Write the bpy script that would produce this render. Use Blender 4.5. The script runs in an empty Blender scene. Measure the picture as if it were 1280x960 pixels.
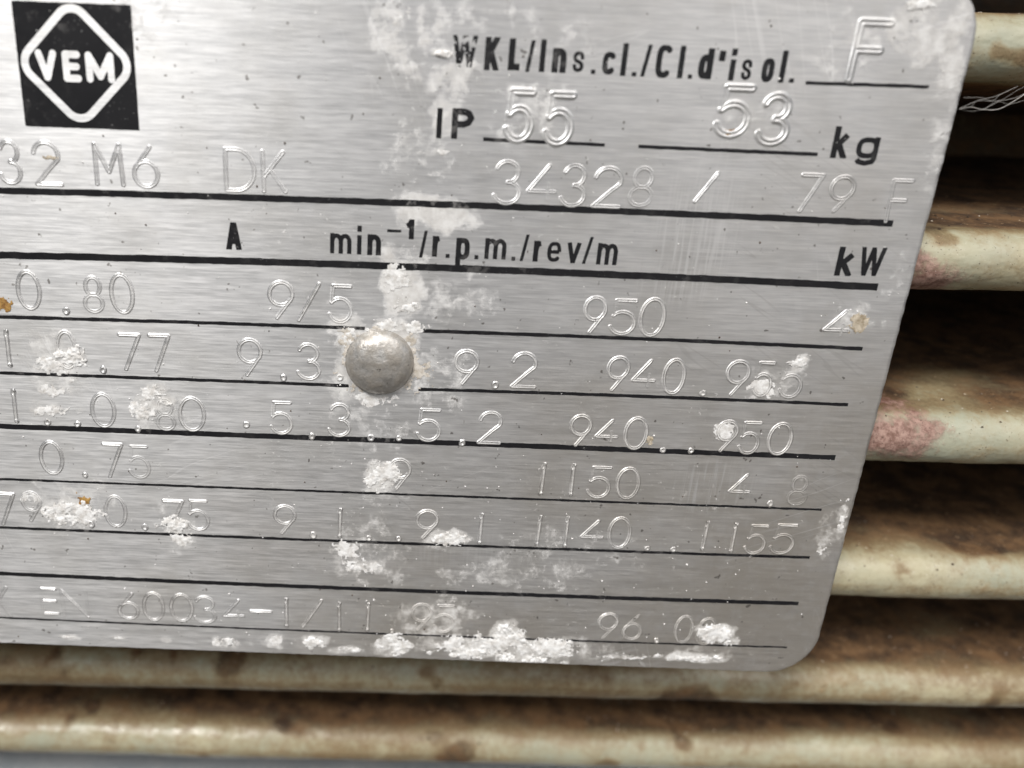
import bpy, math, random
import numpy as np
from mathutils import Matrix, Vector

# ------------------------------------------------------------------ camera, sky, sun, exposure
SC = bpy.context.scene
COL = SC.collection
TILT = math.radians(5)          # the plate leans back a little, like the upper flank of a motor
LIFT = 0.150                     # height of the plate's middle above the floor
PLACE = Matrix.Translation((0, 0, LIFT)) @ Matrix.Rotation(-TILT, 4, 'X')   # plate space -> world

F = 1000.0; CX, CY = 493.1, 480.0            # focal length and principal point of the photograph (1280 x 960)
VPX, VPY, SLOPE = 388.5, 3233.0, 0.038       # where the plate's upright edges meet, slope of its rules
_v = np.array([VPX - CX, VPY - CY, F]); _v /= np.linalg.norm(_v)
_h = np.array([1, SLOPE, 0.]); _h /= np.linalg.norm(_h)
RM = np.stack([_h, np.cross(_h, _v), -_v])   # camera axes -> plate axes (x right, y into the plate, z up)
DIST = 0.070
CAMP = -RM @ (np.array([(640 - CX) / F, 0, 1.]) * DIST)

cam = bpy.data.cameras.new('camera'); camo = bpy.data.objects.new('camera', cam); COL.objects.link(camo)
cam.sensor_width = 36.0; cam.lens = F / 1280 * 36.0
cam.shift_x = (640 - CX) / 1280; cam.shift_y = 0
cam.clip_start = 0.003; cam.clip_end = 400
m = Matrix.Identity(4)
for i in range(3):
    m[i][0] = RM[i, 0]; m[i][1] = -RM[i, 1]; m[i][2] = -RM[i, 2]; m[i][3] = CAMP[i]
camo.matrix_world = PLACE @ m
SC.camera = camo
cam.dof.use_dof = True
cam.dof.focus_distance = 0.0715
cam.dof.aperture_fstop = cam.lens / 1.5      # pupil of about 1.5 mm

SUN_EL, SUN_AZ = math.radians(52), math.radians(-36)      # azimuth: to the left of the way the plate faces
world = bpy.data.worlds.new('World'); SC.world = world; world.use_nodes = True
wn, wl = world.node_tree.nodes, world.node_tree.links
bg = wn['Background']
sky = wn.new('ShaderNodeTexSky'); sky.sky_type = 'NISHITA'; sky.sun_disc = False
sky.sun_elevation = SUN_EL; sky.sun_rotation = math.pi + SUN_AZ
sky.dust_density = 6.0; sky.air_density = 1.0; sky.ozone_density = 1.0
hs = wn.new('ShaderNodeHueSaturation'); hs.inputs['Saturation'].default_value = 0.28
wl.new(sky.outputs[0], hs.inputs['Color']); wl.new(hs.outputs[0], bg.inputs[0])
bg.inputs[1].default_value = 0.05

sd = bpy.data.lights.new('sun', 'SUN'); so = bpy.data.objects.new('sun', sd); COL.objects.link(so)
sd.energy = 2.1; sd.angle = math.radians(16); sd.color = (1.0, 0.975, 0.945)
_d = Vector((math.sin(SUN_AZ) * math.cos(SUN_EL), -math.cos(SUN_AZ) * math.cos(SUN_EL), math.sin(SUN_EL)))
so.rotation_euler = _d.to_track_quat('Z', 'Y').to_euler(); so.location = _d * 2

vs = SC.view_settings
vs.view_transform = 'Standard'; vs.look = 'None'; vs.gamma = 1.0; vs.use_curve_mapping = False
vs.exposure = 0.6
SC.cycles.use_denoising = True
SC.cycles.denoiser = 'OPENIMAGEDENOISE'
SC.cycles.denoising_input_passes = 'RGB_ALBEDO_NORMAL'
SC.cycles.denoising_prefilter = 'ACCURATE'

# ------------------------------------------------------------------ measuring and noise helpers
MM = 0.001
def on_plate(px, py, Y=0.0):
    """photograph measurement -> point (x, z) in millimetres on the plate's face"""
    d = RM @ np.array([(px - CX) / F, (py - CY) / F, 1.0])
    p = CAMP + (Y - CAMP[1]) / d[1] * d
    return p[0] * 1000, p[2] * 1000

def _hash(ix, iy, iz, seed):
    with np.errstate(over='ignore'):
        h = (ix.astype(np.uint32) * np.uint32(374761393) + iy.astype(np.uint32) * np.uint32(668265263)
             + iz.astype(np.uint32) * np.uint32(2246822519) + np.uint32(seed * 3266489917 % 4294967296))
        h = (h ^ (h >> np.uint32(13))) * np.uint32(1274126177)
        h = h ^ (h >> np.uint32(16))
    return (h & np.uint32(0xFFFFFF)).astype(np.float64) / 16777215.0

def vnoise(x, y, z=None, seed=1):
    x = np.asarray(x, float); y = np.asarray(y, float)
    z = np.zeros_like(x) if z is None else np.asarray(z, float)
    fx, fy, fz = np.floor(x), np.floor(y), np.floor(z)
    tx, ty, tz = x - fx, y - fy, z - fz
    tx, ty, tz = (t * t * (3 - 2 * t) for t in (tx, ty, tz))
    ix, iy, iz = (a.astype(np.int64) for a in (fx, fy, fz))
    out = 0
    for a in (0, 1):
        for b in (0, 1):
            for c in (0, 1):
                w = (tx if a else 1 - tx) * (ty if b else 1 - ty) * (tz if c else 1 - tz)
                out = out + w * _hash(ix + a, iy + b, iz + c, seed)
    return out

def fbm(x, y, z=None, oct=4, seed=1):
    s = 0; a = 0.5; t = 0
    for o in range(oct):
        k = 2.03 ** o
        s = s + a * vnoise(np.asarray(x) * k + o * 7.3, np.asarray(y) * k + o * 3.1, None if z is None else np.asarray(z) * k, seed + o)
        t += a; a *= 0.5
    return s / t

def smooth(a, b, x):
    t = np.clip((np.asarray(x, float) - a) / (b - a), 0, 1)
    return t * t * (3 - 2 * t)

# ------------------------------------------------------------------ object helpers
def link(name, me, mat, parent, loc=None):
    o = bpy.data.objects.new(name, me); COL.objects.link(o)
    if mat: me.materials.append(mat)
    if parent is not None: o.parent = parent
    if loc is not None: o.location = loc
    return o

def mesh(name, verts, faces, smoothf=True, attrs=None):
    me = bpy.data.meshes.new(name)
    verts = np.asarray(verts, np.float32)
    if isinstance(faces, np.ndarray):
        k = faces.shape[1]
        me.vertices.add(len(verts)); me.vertices.foreach_set('co', verts.ravel())
        me.loops.add(faces.size); me.loops.foreach_set('vertex_index', faces.astype(np.int32).ravel())
        me.polygons.add(len(faces)); me.polygons.foreach_set('loop_start', np.arange(0, faces.size, k, dtype=np.int32))
        me.update(calc_edges=True)
    else:
        me.from_pydata(verts.tolist(), [], faces); me.update()
    if smoothf: me.polygons.foreach_set('use_smooth', np.ones(len(me.polygons), bool))
    for k, v in (attrs or {}).items():
        at = me.attributes.new(k, 'FLOAT', 'POINT'); at.data.foreach_set('value', np.asarray(v, np.float32))
    return me

def grid_faces(nr, nc, keep=None):
    i = np.arange(nr * nc).reshape(nr, nc)
    f = np.stack([i[:-1, :-1], i[:-1, 1:], i[1:, 1:], i[1:, :-1]], -1)
    return (f[keep] if keep is not None else f.reshape(-1, 4))

def thing(name, label, cat, mat, group=None):
    o = bpy.data.objects.new(name, None); COL.objects.link(o)
    o.matrix_world = mat; o['label'] = label; o['category'] = cat
    o.empty_display_size = 0.01
    if group: o['group'] = group
    return o

# ------------------------------------------------------------------ materials
class NT:
    def __init__(s, name):
        s.m = bpy.data.materials.new(name); s.m.use_nodes = True
        s.n, s.l = s.m.node_tree.nodes, s.m.node_tree.links
        s.b = s.n['Principled BSDF']; s.out = s.n['Material Output']
        s.co = s.n.new('ShaderNodeTexCoord').outputs['Object']
    def set(s, node, i, v):
        if hasattr(v, 'is_linked') or hasattr(v, 'links'): s.l.new(v, node.inputs[i])
        else: node.inputs[i].default_value = v
    def noise(s, scale, detail=3, rough=.55, vec=None, sc=(1, 1, 1), w=0):
        mp = s.n.new('ShaderNodeMapping'); s.l.new(vec or s.co, mp.inputs[0])
        mp.inputs['Scale'].default_value = tuple(a * scale for a in sc); mp.inputs['Location'].default_value = (w * 3.7, w * 1.3, w * 2.9)
        t = s.n.new('ShaderNodeTexNoise'); s.l.new(mp.outputs[0], t.inputs['Vector'])
        t.inputs['Scale'].default_value = 1; t.inputs['Detail'].default_value = detail; t.inputs['Roughness'].default_value = rough
        return t.outputs['Fac']
    def attr(s, name):
        a = s.n.new('ShaderNodeAttribute'); a.attribute_name = name; return a.outputs['Fac']
    def ramp(s, v, a, b, lo=0., hi=1.):
        r = s.n.new('ShaderNodeMapRange'); r.interpolation_type = 'SMOOTHSTEP'
        for i, q in enumerate((v, a, b, lo, hi)): s.set(r, i, q)
        return r.outputs[0]
    def math(s, op, a, b=0., clamp=False):
        r = s.n.new('ShaderNodeMath'); r.operation = op; r.use_clamp = clamp
        s.set(r, 0, a); s.set(r, 1, b); return r.outputs[0]
    def mix(s, f, a, b):
        r = s.n.new('ShaderNodeMix'); r.data_type = 'RGBA'
        s.set(r, 0, f); s.set(r, 6, a if not isinstance(a, tuple) else (*a, 1)); s.set(r, 7, b if not isinstance(b, tuple) else (*b, 1))
        return r.outputs[2]
    def fmix(s, f, a, b):
        r = s.n.new('ShaderNodeMix'); r.data_type = 'FLOAT'
        s.set(r, 0, f); s.set(r, 2, a); s.set(r, 3, b); return r.outputs[0]
    def bump(s, h, dist, strength=1., normal=None):
        r = s.n.new('ShaderNodeBump'); r.inputs['Strength'].default_value = strength
        r.inputs['Distance'].default_value = dist; s.l.new(h, r.inputs['Height'])
        if normal is not None: s.l.new(normal, r.inputs['Normal'])
        return r.outputs[0]
    def put(s, **k):
        for n, v in k.items():
            n = n.replace('_', ' ')
            if isinstance(v, tuple): v = (*v, 1)
            s.set(s.b, n, v)

def metal_material():
    t = NT('brushed_aluminium')
    br = t.noise(1, 2, .6, sc=(420, 1, 7600))
    br2 = t.noise(1, 2, .6, sc=(130, 1, 3600), w=2)
    brush = t.math('ADD', t.math('MULTIPLY', br, .6), t.math('MULTIPLY', br2, .4))
    cloud = t.noise(150, 4, .6, w=4)
    blot = t.noise(900, 4, .65, w=5)
    st = t.attr('stain'); ab = t.attr('abrasion')
    vert = t.noise(1, 2, .6, sc=(3600, 1, 160), w=7)
    base = t.mix(t.ramp(brush, .3, .7), (.66, .665, .67), (.86, .86, .86))
    base = t.mix(t.ramp(cloud, .40, .72, 0, .45), base, (.60, .59, .565))
    base = t.mix(t.math('MULTIPLY', t.attr('film'), t.ramp(blot, .2, .6, .6, 1.)), base, (.53, .49, .43))
    base = t.mix(t.math('MULTIPLY', ab, t.ramp(vert, .45, .68), clamp=True), base, (.86, .86, .86))
    fine = t.noise(2600, 3, .7, w=9)
    dull = t.math('ADD', st, t.math('ADD', t.math('MULTIPLY', t.math('SUBTRACT', blot, .5), .9), t.math('MULTIPLY', t.math('SUBTRACT', fine, .5), .55)))
    dull = t.math('MULTIPLY', t.ramp(dull, .26, .80, 0, .92), t.ramp(st, .02, .15))
    speck = t.math('MULTIPLY', t.ramp(fine, .62, .74), t.ramp(cloud, .43, .66, .04, .62))
    dull = t.math('MAXIMUM', dull, speck)
    dull = t.math('MAXIMUM', dull, t.math('MULTIPLY', t.attr('residue'), t.ramp(t.noise(900, 3, .7, w=31), .36, .62, .1, 1.)))
    col = t.mix(dull, base, t.mix(t.ramp(blot, .3, .7), (.60, .58, .55), (.83, .825, .81)))
    for q, (rot, wd) in enumerate(((.35, 41), (-.5, 44), (1.9, 47))):            # stray scratches
        mr = t.n.new('ShaderNodeMapping'); t.l.new(t.co, mr.inputs[0]); mr.inputs['Rotation'].default_value = (0, rot, 0)
        sn = t.noise(1, 1, .5, vec=mr.outputs[0], sc=(40, 1, 620), w=wd)
        ln = t.math('SUBTRACT', 1., t.ramp(t.math('ABSOLUTE', t.math('SUBTRACT', sn, .5)), .004, .013))
        ln = t.math('MULTIPLY', ln, t.ramp(t.noise(70, 2, .5, w=wd + 1), .58, .70, 0, (.40, .22, .40)[q]))
        col = t.mix(ln, col, (.95, .95, .95) if q != 1 else (.42, .41, .39))
    dark = t.math('MULTIPLY', t.ramp(t.noise(1300, 2, .6, w=12), .70, .76), .75)
    col = t.mix(dark, col, (.16, .145, .13))
    t.put(Base_Color=col, Metallic=t.fmix(dull, .97, .12), Roughness=t.fmix(dull, t.ramp(brush, .2, .8, .40, .50), .8))
    tg = t.n.new('ShaderNodeVectorTransform'); tg.vector_type = 'VECTOR'; tg.convert_from = 'OBJECT'; tg.convert_to = 'WORLD'
    tg.inputs[0].default_value = (0, 0, 1); t.l.new(tg.outputs[0], t.b.inputs['Tangent'])      # brushed sideways: gloss spreads up and down
    t.put(Anisotropic=t.fmix(dull, .75, 0.))
    n = t.bump(brush, .000012, .5)
    n = t.bump(t.math('ADD', t.math('MULTIPLY', dull, .6), t.math('MULTIPLY', blot, .35)), .00004, .6, n)
    n = t.bump(t.math('MULTIPLY', vert, ab), .00003, .6, n)
    t.put(Normal=n)
    return t.m

def ink_material():
    t = NT('black_print')
    w = t.noise(4300, 3, .6, w=3); w2 = t.noise(260, 3, .6, w=8)
    worn = t.math('MULTIPLY', t.ramp(w, .64, .70), t.ramp(w2, .5, .7, .0, .4))
    st = t.math('MULTIPLY', t.attr('stain'), t.ramp(t.noise(1100, 3, .6, w=6),   .52, .66, 0, .35), clamp=True)
    haze = t.ramp(t.noise(420, 4, .65, w=15), .55, .85, 0, .10)
    col = t.mix(haze, (.012, .012, .014), (.30, .28, .27))
    col = t.mix(worn, col, (.55, .55, .55)); col = t.mix(st, col, (.70, .68, .66))
    t.put(Base_Color=col, Roughness=t.ramp(w2, .3, .7, .34, .5))
    t.b.inputs['Specular IOR Level'].default_value = .35
    t.put(Normal=t.bump(w, .00001, .5))
    return t.m

def crust_material(name, tint=(.90, .90, .89), low=(.64, .62, .59)):
    t = NT(name)
    a = t.noise(1500, 5, .65); b = t.noise(5200, 3, .7, w=3)
    col = t.mix(t.ramp(a, .34, .62), low, tint)
    t.put(Base_Color=col, Roughness=t.ramp(b, .4, .7, .45, .85))
    t.put(Normal=t.bump(b, .00002, .6, t.bump(a, .00006, .7)))
    t.b.inputs['Subsurface Weight'].default_value = .15
    t.b.inputs['Subsurface Radius'].default_value = (.0004, .0004, .0004)
    return t.m

def rivet_material():
    t = NT('rivet_aluminium')
    a = t.noise(700, 4, .65); b = t.noise(3000, 3, .6, w=2)
    dirt = t.ramp(a, .32, .62, .15, .9)
    col = t.mix(dirt, (.66, .65, .63), (.34, .31, .27))
    col = t.mix(t.ramp(t.noise(1500, 3, .7, w=6), .66, .72), col, (.10, .09, .08))
    t.put(Base_Color=col, Metallic=t.fmix(dirt, .95, .3), Roughness=t.ramp(b, .3, .7, .36, .52))
    t.put(Normal=t.bump(b, .00005, .6, t.bump(a, .00022, .6)))
    return t.m

def paint_material():
    t = NT('weathered_motor_paint')
    rust_and_shade, pink = t.attr('rust_and_shade'), t.attr('primer')
    big = t.noise(60, 4, .6); mid = t.noise(340, 5, .65, w=2); fine = t.noise(1500, 4, .7, w=4)
    peel = t.noise(900, 2, .5, sc=(.6, 1, 1), w=6); grit = t.noise(4200, 2, .7, w=8)
    paint = t.mix(t.ramp(big, .35, .65), (.37, .38, .29), (.45, .41, .275))
    paint = t.mix(t.ramp(mid, .40, .80, 0, .5), paint, (.50, .49, .40))
    stain = t.mix(t.ramp(mid, .34, .66), (.036, .018, .008), (.16, .088, .038))
    stain = t.mix(t.ramp(fine, .60, .70), stain, (.28, .19, .105))
    r = t.math('ADD', rust_and_shade, t.math('MULTIPLY', t.math('SUBTRACT', mid, .5), .75))
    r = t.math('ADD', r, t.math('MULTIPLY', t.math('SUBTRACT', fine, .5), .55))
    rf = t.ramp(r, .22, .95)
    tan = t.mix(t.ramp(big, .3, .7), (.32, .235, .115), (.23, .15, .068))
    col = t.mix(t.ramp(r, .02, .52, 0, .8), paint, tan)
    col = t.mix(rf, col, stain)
    prim = t.mix(t.ramp(fine, .35, .65), (.16, .065, .05), (.40, .25, .21))
    pf = t.ramp(t.math('ADD', pink, t.math('ADD', t.math('MULTIPLY', t.math('SUBTRACT', mid, .5), 1.7), t.math('MULTIPLY', t.math('SUBTRACT', fine, .5), .7))), .45, 1.0, 0, .9)
    col = t.mix(pf, col, prim)
    dark = t.math('MULTIPLY', t.ramp(grit, .63, .72), t.ramp(mid, .38, .60, .15, .9))
    col = t.mix(dark, col, (.045, .028, .016))
    light = t.math('MULTIPLY', t.ramp(t.noise(3600, 2, .7, w=21), .70, .76), t.ramp(big, .42, .6, .1, .8))
    col = t.mix(light, col, (.74, .70, .62))
    t.put(Base_Color=col, Roughness=t.fmix(t.math('MAXIMUM', rf, pf), t.ramp(peel, .3, .7, .26, .40), .8))
    n = t.bump(peel, .00026, .55)
    n = t.bump(mid, .0002, .4, n)
    n = t.bump(t.math('MULTIPLY', fine, t.math('ADD', t.math('MAXIMUM', rf, pf), .08)), .00016, .6, n)
    t.put(Normal=n)
    return t.m

def plain_material(name, ca, cb, scale, rough=.8, bump=.001):
    t = NT(name); a = t.noise(scale, 6, .6); b = t.noise(scale * 9, 4, .65, w=3)
    t.put(Base_Color=t.mix(t.ramp(t.math('ADD', t.math('MULTIPLY', a, .6), t.math('MULTIPLY', b, .4)), .35, .65), ca, cb), Roughness=rough)
    t.put(Normal=t.bump(b, bump, .6))
    return t.m

M_METAL = metal_material(); M_INK = ink_material(); M_RIVET = rivet_material(); M_PAINT = paint_material()
M_CRUST = crust_material('white_mineral_crust')
M_TAN = crust_material('tan_mineral_crust', (.62, .55, .44), (.30, .24, .16))
M_BEIGE = crust_material('beige_mineral_crust', (.70, .66, .60), (.50, .45, .38))
M_OCHRE = crust_material('ochre_mineral_crust', (.50, .30, .09), (.20, .09, .03))
M_FOOT = plain_material('blue_grey_paint', (.50, .56, .60), (.66, .70, .72), 90, .6, .0004)
M_FLOOR = plain_material('worn_concrete', (.040, .035, .029), (.072, .064, .054), 9, .9, .004)
M_SILK = plain_material('spider_silk', (.62, .60, .56), (.80, .78, .74), 900, .5, .0001)
M_GRAIN = plain_material('pale_grit', (.40, .31, .20), (.78, .74, .66), 700, .6, .0001)
M_DARKGRAIN = plain_material('dark_grit', (.03, .02, .012), (.09, .055, .03), 900, .8, .0001)

# ------------------------------------------------------------------ the floor
g = link('ground', mesh('ground', [(-150, -150, 0), (150, -150, 0), (150, 150, 0), (-150, 150, 0)], [(0, 1, 2, 3)], False), M_FLOOR, None)
g['kind'] = 'structure'

# ------------------------------------------------------------------ the motor: finned casing
ROLL = math.radians(1.0)
PIV = Vector((.0567, 0, -.02))
MOT = PLACE @ Matrix.Translation(PIV) @ Matrix.Rotation(-ROLL, 4, 'Y')
motor = thing('motor_housing', 'cast motor casing with rusty cream painted cooling fins behind the metal plate', 'motor',
              MOT @ Matrix.Translation(Vector((0, .05, -.09))))
MOFF = -Vector((0, .05, -.09))
RAD = 2.75
def edge_center(py, z_edge):
    """nose centre of the fin whose lower silhouette is seen at height py on the right rim of the photograph"""
    d = RM @ np.array([(1280 - CX) / F, (py - CY) / F, 1.0])
    t = (z_edge * MM - CAMP[2]) / d[2]
    p = CAMP + t * d
    a = math.atan2(-d[2], d[1])
    return p[1] * 1000 + RAD * math.sin(a), p[2] * 1000 + RAD * math.cos(a)
NOSES = [(8.8, 46.6), (8.2, 29.2)]
for py, ze in ((362, 8.9), (579, -8.1), (750, -25.2), (886, -42.4), (973, -57.6)):
    NOSES.append(edge_center(py, ze))
PRIMER = [(1, 34, 22.2, 3, 2), (2, 37.0, 9.6, 3.6, 2.3), (3, 37.5, -5.0, 6.0, 2.6), (2, 35, 11.5, 2, 1.5),
          (3, 33.5, -7.0, 2.5, 1.5)]
def make_fin(k, yc, zc):
    pts = []
    depth = 48.0; dr = math.tan(math.radians(4.0))
    for s in np.linspace(depth, 0.4, 60): pts.append((s, RAD + s * dr * 1.3))
    for a in np.linspace(0, 1, 30)[1:-1]:
        th = math.pi / 2 + a * math.pi
        pts.append((RAD * math.cos(th) * 1.0, RAD * math.sin(th)))
    for s in np.linspace(0.4, depth, 24): pts.append((s, -RAD - s * dr))
    pts = np.array(pts); npz = len(pts)
    xs = np.arange(-160, 50, .45)
    X, J = np.meshgrid(xs, np.arange(npz), indexing='ij')
    Y = yc + pts[J, 0]; Z = zc + pts[J, 1]
    ang = np.arctan2(pts[:, 1], np.minimum(pts[:, 0], 0))[J]
    nx = np.where(pts[:, 0] < 0, pts[:, 0] / RAD, 0)[J]; nz = np.where(pts[:, 0] < 0, pts[:, 1] / RAD, np.sign(pts[:, 1]))[J]
    d = (fbm(X * .10, Y * .2, Z * .2, 3, 11 + k) - .5) * .40 + (fbm(X * .55, Y * .6, Z * .6, 3, 31 + k) - .5) * .15 + (fbm(X * 1.5, Y * 1.5, Z * 1.5, 2, 51 + k) - .5) * .05
    Y = Y + d * nx; Z = Z + d * nz
    s = pts[:, 0][J]; top = pts[:, 1][J] > 0
    patch = fbm(X * .085, Y * .12 + 40 * k, None, 4, 71 + k)
    onflank = smooth(-2.7, 2.4, s) * top
    rust_and_shade = onflank * (.62 + 1.5 * (patch - .42)) + .75 * smooth(7, 15, s) * top  # flank rust; extra brown towards the root paints in the gap's shade
    rust_and_shade = rust_and_shade + (~top) * (.10 + .8 * smooth(.0, 4, s))  # underside browned towards the root, gap shade put into the colour
    spots = smooth(.64, .74, fbm(X * .21, Z * .21 + 9 * k, Y * .21, 3, 91 + k))
    rust_and_shade = rust_and_shade + spots * .40 + (.18, .12, .14, .20, .20, .42, .40)[k] * (1.9 * fbm(X * .06, Z * .12 + 3 * k, Y * .12, 4, 111 + k) - .30)  # patchy rust; extra brown on the lowest fins also paints in shade
    pr = np.zeros_like(X)
    for (kk, px, pz, rx, rz) in PRIMER:
        if kk == k: pr = np.maximum(pr, 1.1 - .6 * (((X + PIV.x * 1000 - px) / rx) ** 2 + ((Z - pz) / rz) ** 2))
    P = np.stack([X * MM, (Y * MM), (Z * MM) - PIV.z], -1).reshape(-1, 3)
    me = mesh('fin', P, grid_faces(len(xs), npz), True, {'rust_and_shade': np.clip(rust_and_shade, 0, 1).ravel(), 'primer': np.clip(pr, 0, 1.2).ravel()})
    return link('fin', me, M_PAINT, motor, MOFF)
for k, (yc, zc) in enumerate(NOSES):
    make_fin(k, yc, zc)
FIN_TOPS = NOSES

def tube_core():
    xs = np.array([-160, -100, -60, -20, 20, 50.]); th = np.linspace(math.radians(60), math.radians(300), 60)
    X, T = np.meshgrid(xs, th, indexing='ij')
    Y = 132 + 88 * np.cos(T) ; Z = -5 + 78 * np.sin(T)
    P = np.stack([X * MM, Y * MM, Z * MM - PIV.z], -1).reshape(-1, 3)
    n = len(P)
    return mesh('barrel', P, grid_faces(len(xs), len(th)), True, {'rust_and_shade': np.full(n, .8), 'primer': np.zeros(n)})
link('barrel', tube_core(), M_PAINT, motor, MOFF)

def slab(name, x0, x1, y0, y1, z0, z1, bev, nx, ny, attrs=True):
    """a box with rounded long edges (millimetres, plate axes)"""
    prof = []
    for (cy, cz, a0) in ((y0 + bev, z0 + bev, 180), (y1 - bev, z0 + bev, 270), (y1 - bev, z1 - bev, 0), (y0 + bev, z1 - bev, 90)):
        for a in range(0, 91, 18):
            r = math.radians(a0 + a); prof.append((cy + bev * math.cos(r), cz + bev * math.sin(r)))
    prof = np.array(prof); xs = np.linspace(x0, x1, nx); n = len(prof)
    V = [(x * MM, y * MM, z * MM) for x in xs for (y, z) in prof]
    Fc = [(i * n + j, i * n + (j + 1) % n, (i + 1) * n + (j + 1) % n, (i + 1) * n + j) for i in range(nx - 1) for j in range(n)]
    Fc += [tuple(range(n))[::-1], tuple((nx - 1) * n + j for j in range(n))]
    V = np.array(V); V[:, 2] -= PIV.z
    return mesh(name, V, Fc, False, {'rust_and_shade': np.full(len(V), .7), 'primer': np.zeros(len(V))} if attrs else None)
link('mounting_boss', slab('mounting_boss', -105, -55, .86, 16, -12, 16, .6, 12, 4), M_PAINT, motor, MOFF)
link('mounting_foot', slab('mounting_foot', -160, 50, 14, 75, -90, -76.5, 1.5, 20, 4, False), M_FOOT, motor, MOFF)

# ------------------------------------------------------------------ the nameplate
ZB, ZT, XL, XR, CR = -29.5, 33.2, -78.0, 32.3, 4.6
BASE = Vector(((XL + XR) / 2 * MM, 0, ZB * MM))
plate = thing('nameplate', 'scuffed brushed aluminium nameplate with black print, stamped figures and white crust', 'nameplate',
              PLACE @ Matrix.Translation(BASE))
POFF = -BASE

# milky stains: photograph measurements (px, py, radius x, radius y, strength)
STAINS = [(520, 40, 55, 60, .58), (560, 100, 45, 55, .52), (530, 190, 60, 60, .42), (545, 268, 55, 26, .72), (480, 30, 40, 40, .45),
          (600, 20, 90, 40, .35), (700, 70, 120, 60, .25), (560, 150, 28, 42, .55), (1060, 60, 60, 45, .45), (1150, 40, 60, 60, .6),
          (1190, 60, 25, 90, .6), (1180, 170, 25, 100, .45), (1120, 330, 20, 60, .35), (940, 140, 70, 45, .35), (660, 140, 70, 50, .4),
          (478, 440, 70, 58, .78), (545, 470, 50, 45, .42), (440, 500, 55, 50, .42), (470, 540, 60, 40, .34), (500, 360, 32, 40, .8),
          (475, 620, 50, 60, .36), (460, 690, 55, 60, .42), (500, 330, 40, 30, .35), (720, 690, 140, 40, .3), (650, 720, 150, 30, .35),
          (70, 460, 50, 60, .5), (90, 630, 70, 45, .5), (200, 510, 50, 40, .35), (220, 660, 45, 40, .45), (180, 30, 40, 60, .4),
          (60, 20, 40, 30, .25), (120, 210, 90, 40, .2), (640, 810, 170, 22, .5), (330, 800, 100, 10, .28), (880, 815, 100, 18, .34),
          (80, 800, 120, 6, .2), (1040, 665, 30, 40, .42), (1020, 800, 20, 30, .3), (1075, 400, 36, 22, .42), (980, 470, 50, 28, .35),
          (905, 545, 34, 25, .35), (880, 620, 60, 40, .3), (560, 675, 30, 16, .6), (1090, 260, 40, 60, .25), (300, 800, 60, 20, .3),
          (990, 600, 40, 30, .3), (870, 300, 70, 90, .15), (575, 375, 70, 45, .35), (620, 330, 60, 40, .2), (540, 775, 60, 40, .5)]
CRUSTS = [(88, 446, 20, 13, .50, 0), (66, 458, 22, 12, .30, 0), (64, 488, 20, 14, .10, .55), (66, 513, 30, 7, .18, .25), (190, 490, 15, 13, .22, .2), (180, 512, 20, 13, .30, .1), (207, 503, 12, 6, .55, 0),
          (92, 640, 34, 15, .35, 0), (35, 622, 14, 8, .2, .3), (218, 656, 24, 11, .45, 0), (230, 674, 18, 10, .15, .4), (478, 594, 26, 20, .32, .05), (497, 352, 17, 20, .16, .25), (512, 384, 16, 10, .35, .1),
          (562, 674, 20, 8, .38, 0), (455, 708, 26, 8, .25, .25), (440, 690, 30, 18, .08, .6), (270, 802, 7, 6, .2, .2), (284, 804, 14, 7, .5, .15), (345, 801, 12, 8, .12, .5), (394, 803, 17, 8, .45, .15),
          (492, 806, 22, 13, .28, .1), (436, 812, 24, 5, .25, .2), (570, 806, 40, 15, .35, .05), (632, 786, 15, 9, .6, 0), (628, 802, 34, 14, .5, 0), (690, 810, 40, 11, .40, .05), (600, 818, 60, 6, .5, .1), (704, 831, 6, 4, .5, 0),
          (650, 824, 30, 5, .6, .1), (780, 822, 40, 3, .16, .5), (890, 792, 22, 11, .50, 0), (915, 803, 12, 5, .5, .1), (862, 822, 44, 5, .45, .05), (1054, 645, 6, 20, .25, .4), (1032, 690, 12, 8, .05, .6),
          (551, 67, 14, 6, .5, .1), (540, 138, 22, 16, .12, .6), (545, 190, 20, 5, .18, .35), (500, 20, 40, 20, .05, .8), (1150, 6, 16, 8, .35, .1), (1000, 452, 14, 10, .25, .25), (950, 486, 22, 12, .10, .35), (906, 538, 15, 12, .10, .4),
          (88, 474, 8, 5, .2, .2), (150, 798, 12, 3, .18, .4), (88, 796, 14, 2.5, .18, .4), (205, 800, 8, 3, .2, .3)]
STAINS += [(a, b, c * 1.12 + 3, d * 1.12 + 2, .7 - .35 * th) for (a, b, c, d, H, th) in CRUSTS]
_ST = []
for (px, py, rx, ry, s) in STAINS:
    x, z = on_plate(px, py); x2, _ = on_plate(px + rx, py); _, z2 = on_plate(px, py + ry)
    _ST.append((x, z, abs(x2 - x), abs(z2 - z), s))
ABR = [(870, 290, 62, 100, .8), (910, 160, 40, 50, .35), (850, 350, 70, 40, .5), (890, 610, 60, 38, .6), (600, 690, 120, 30, .25)]
_AB = []
for (px, py, rx, ry, s) in ABR:
    x, z = on_plate(px, py); x2, _ = on_plate(px + rx, py); _, z2 = on_plate(px, py + ry)
    _AB.append((x, z, abs(x2 - x), abs(z2 - z), s))
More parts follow.
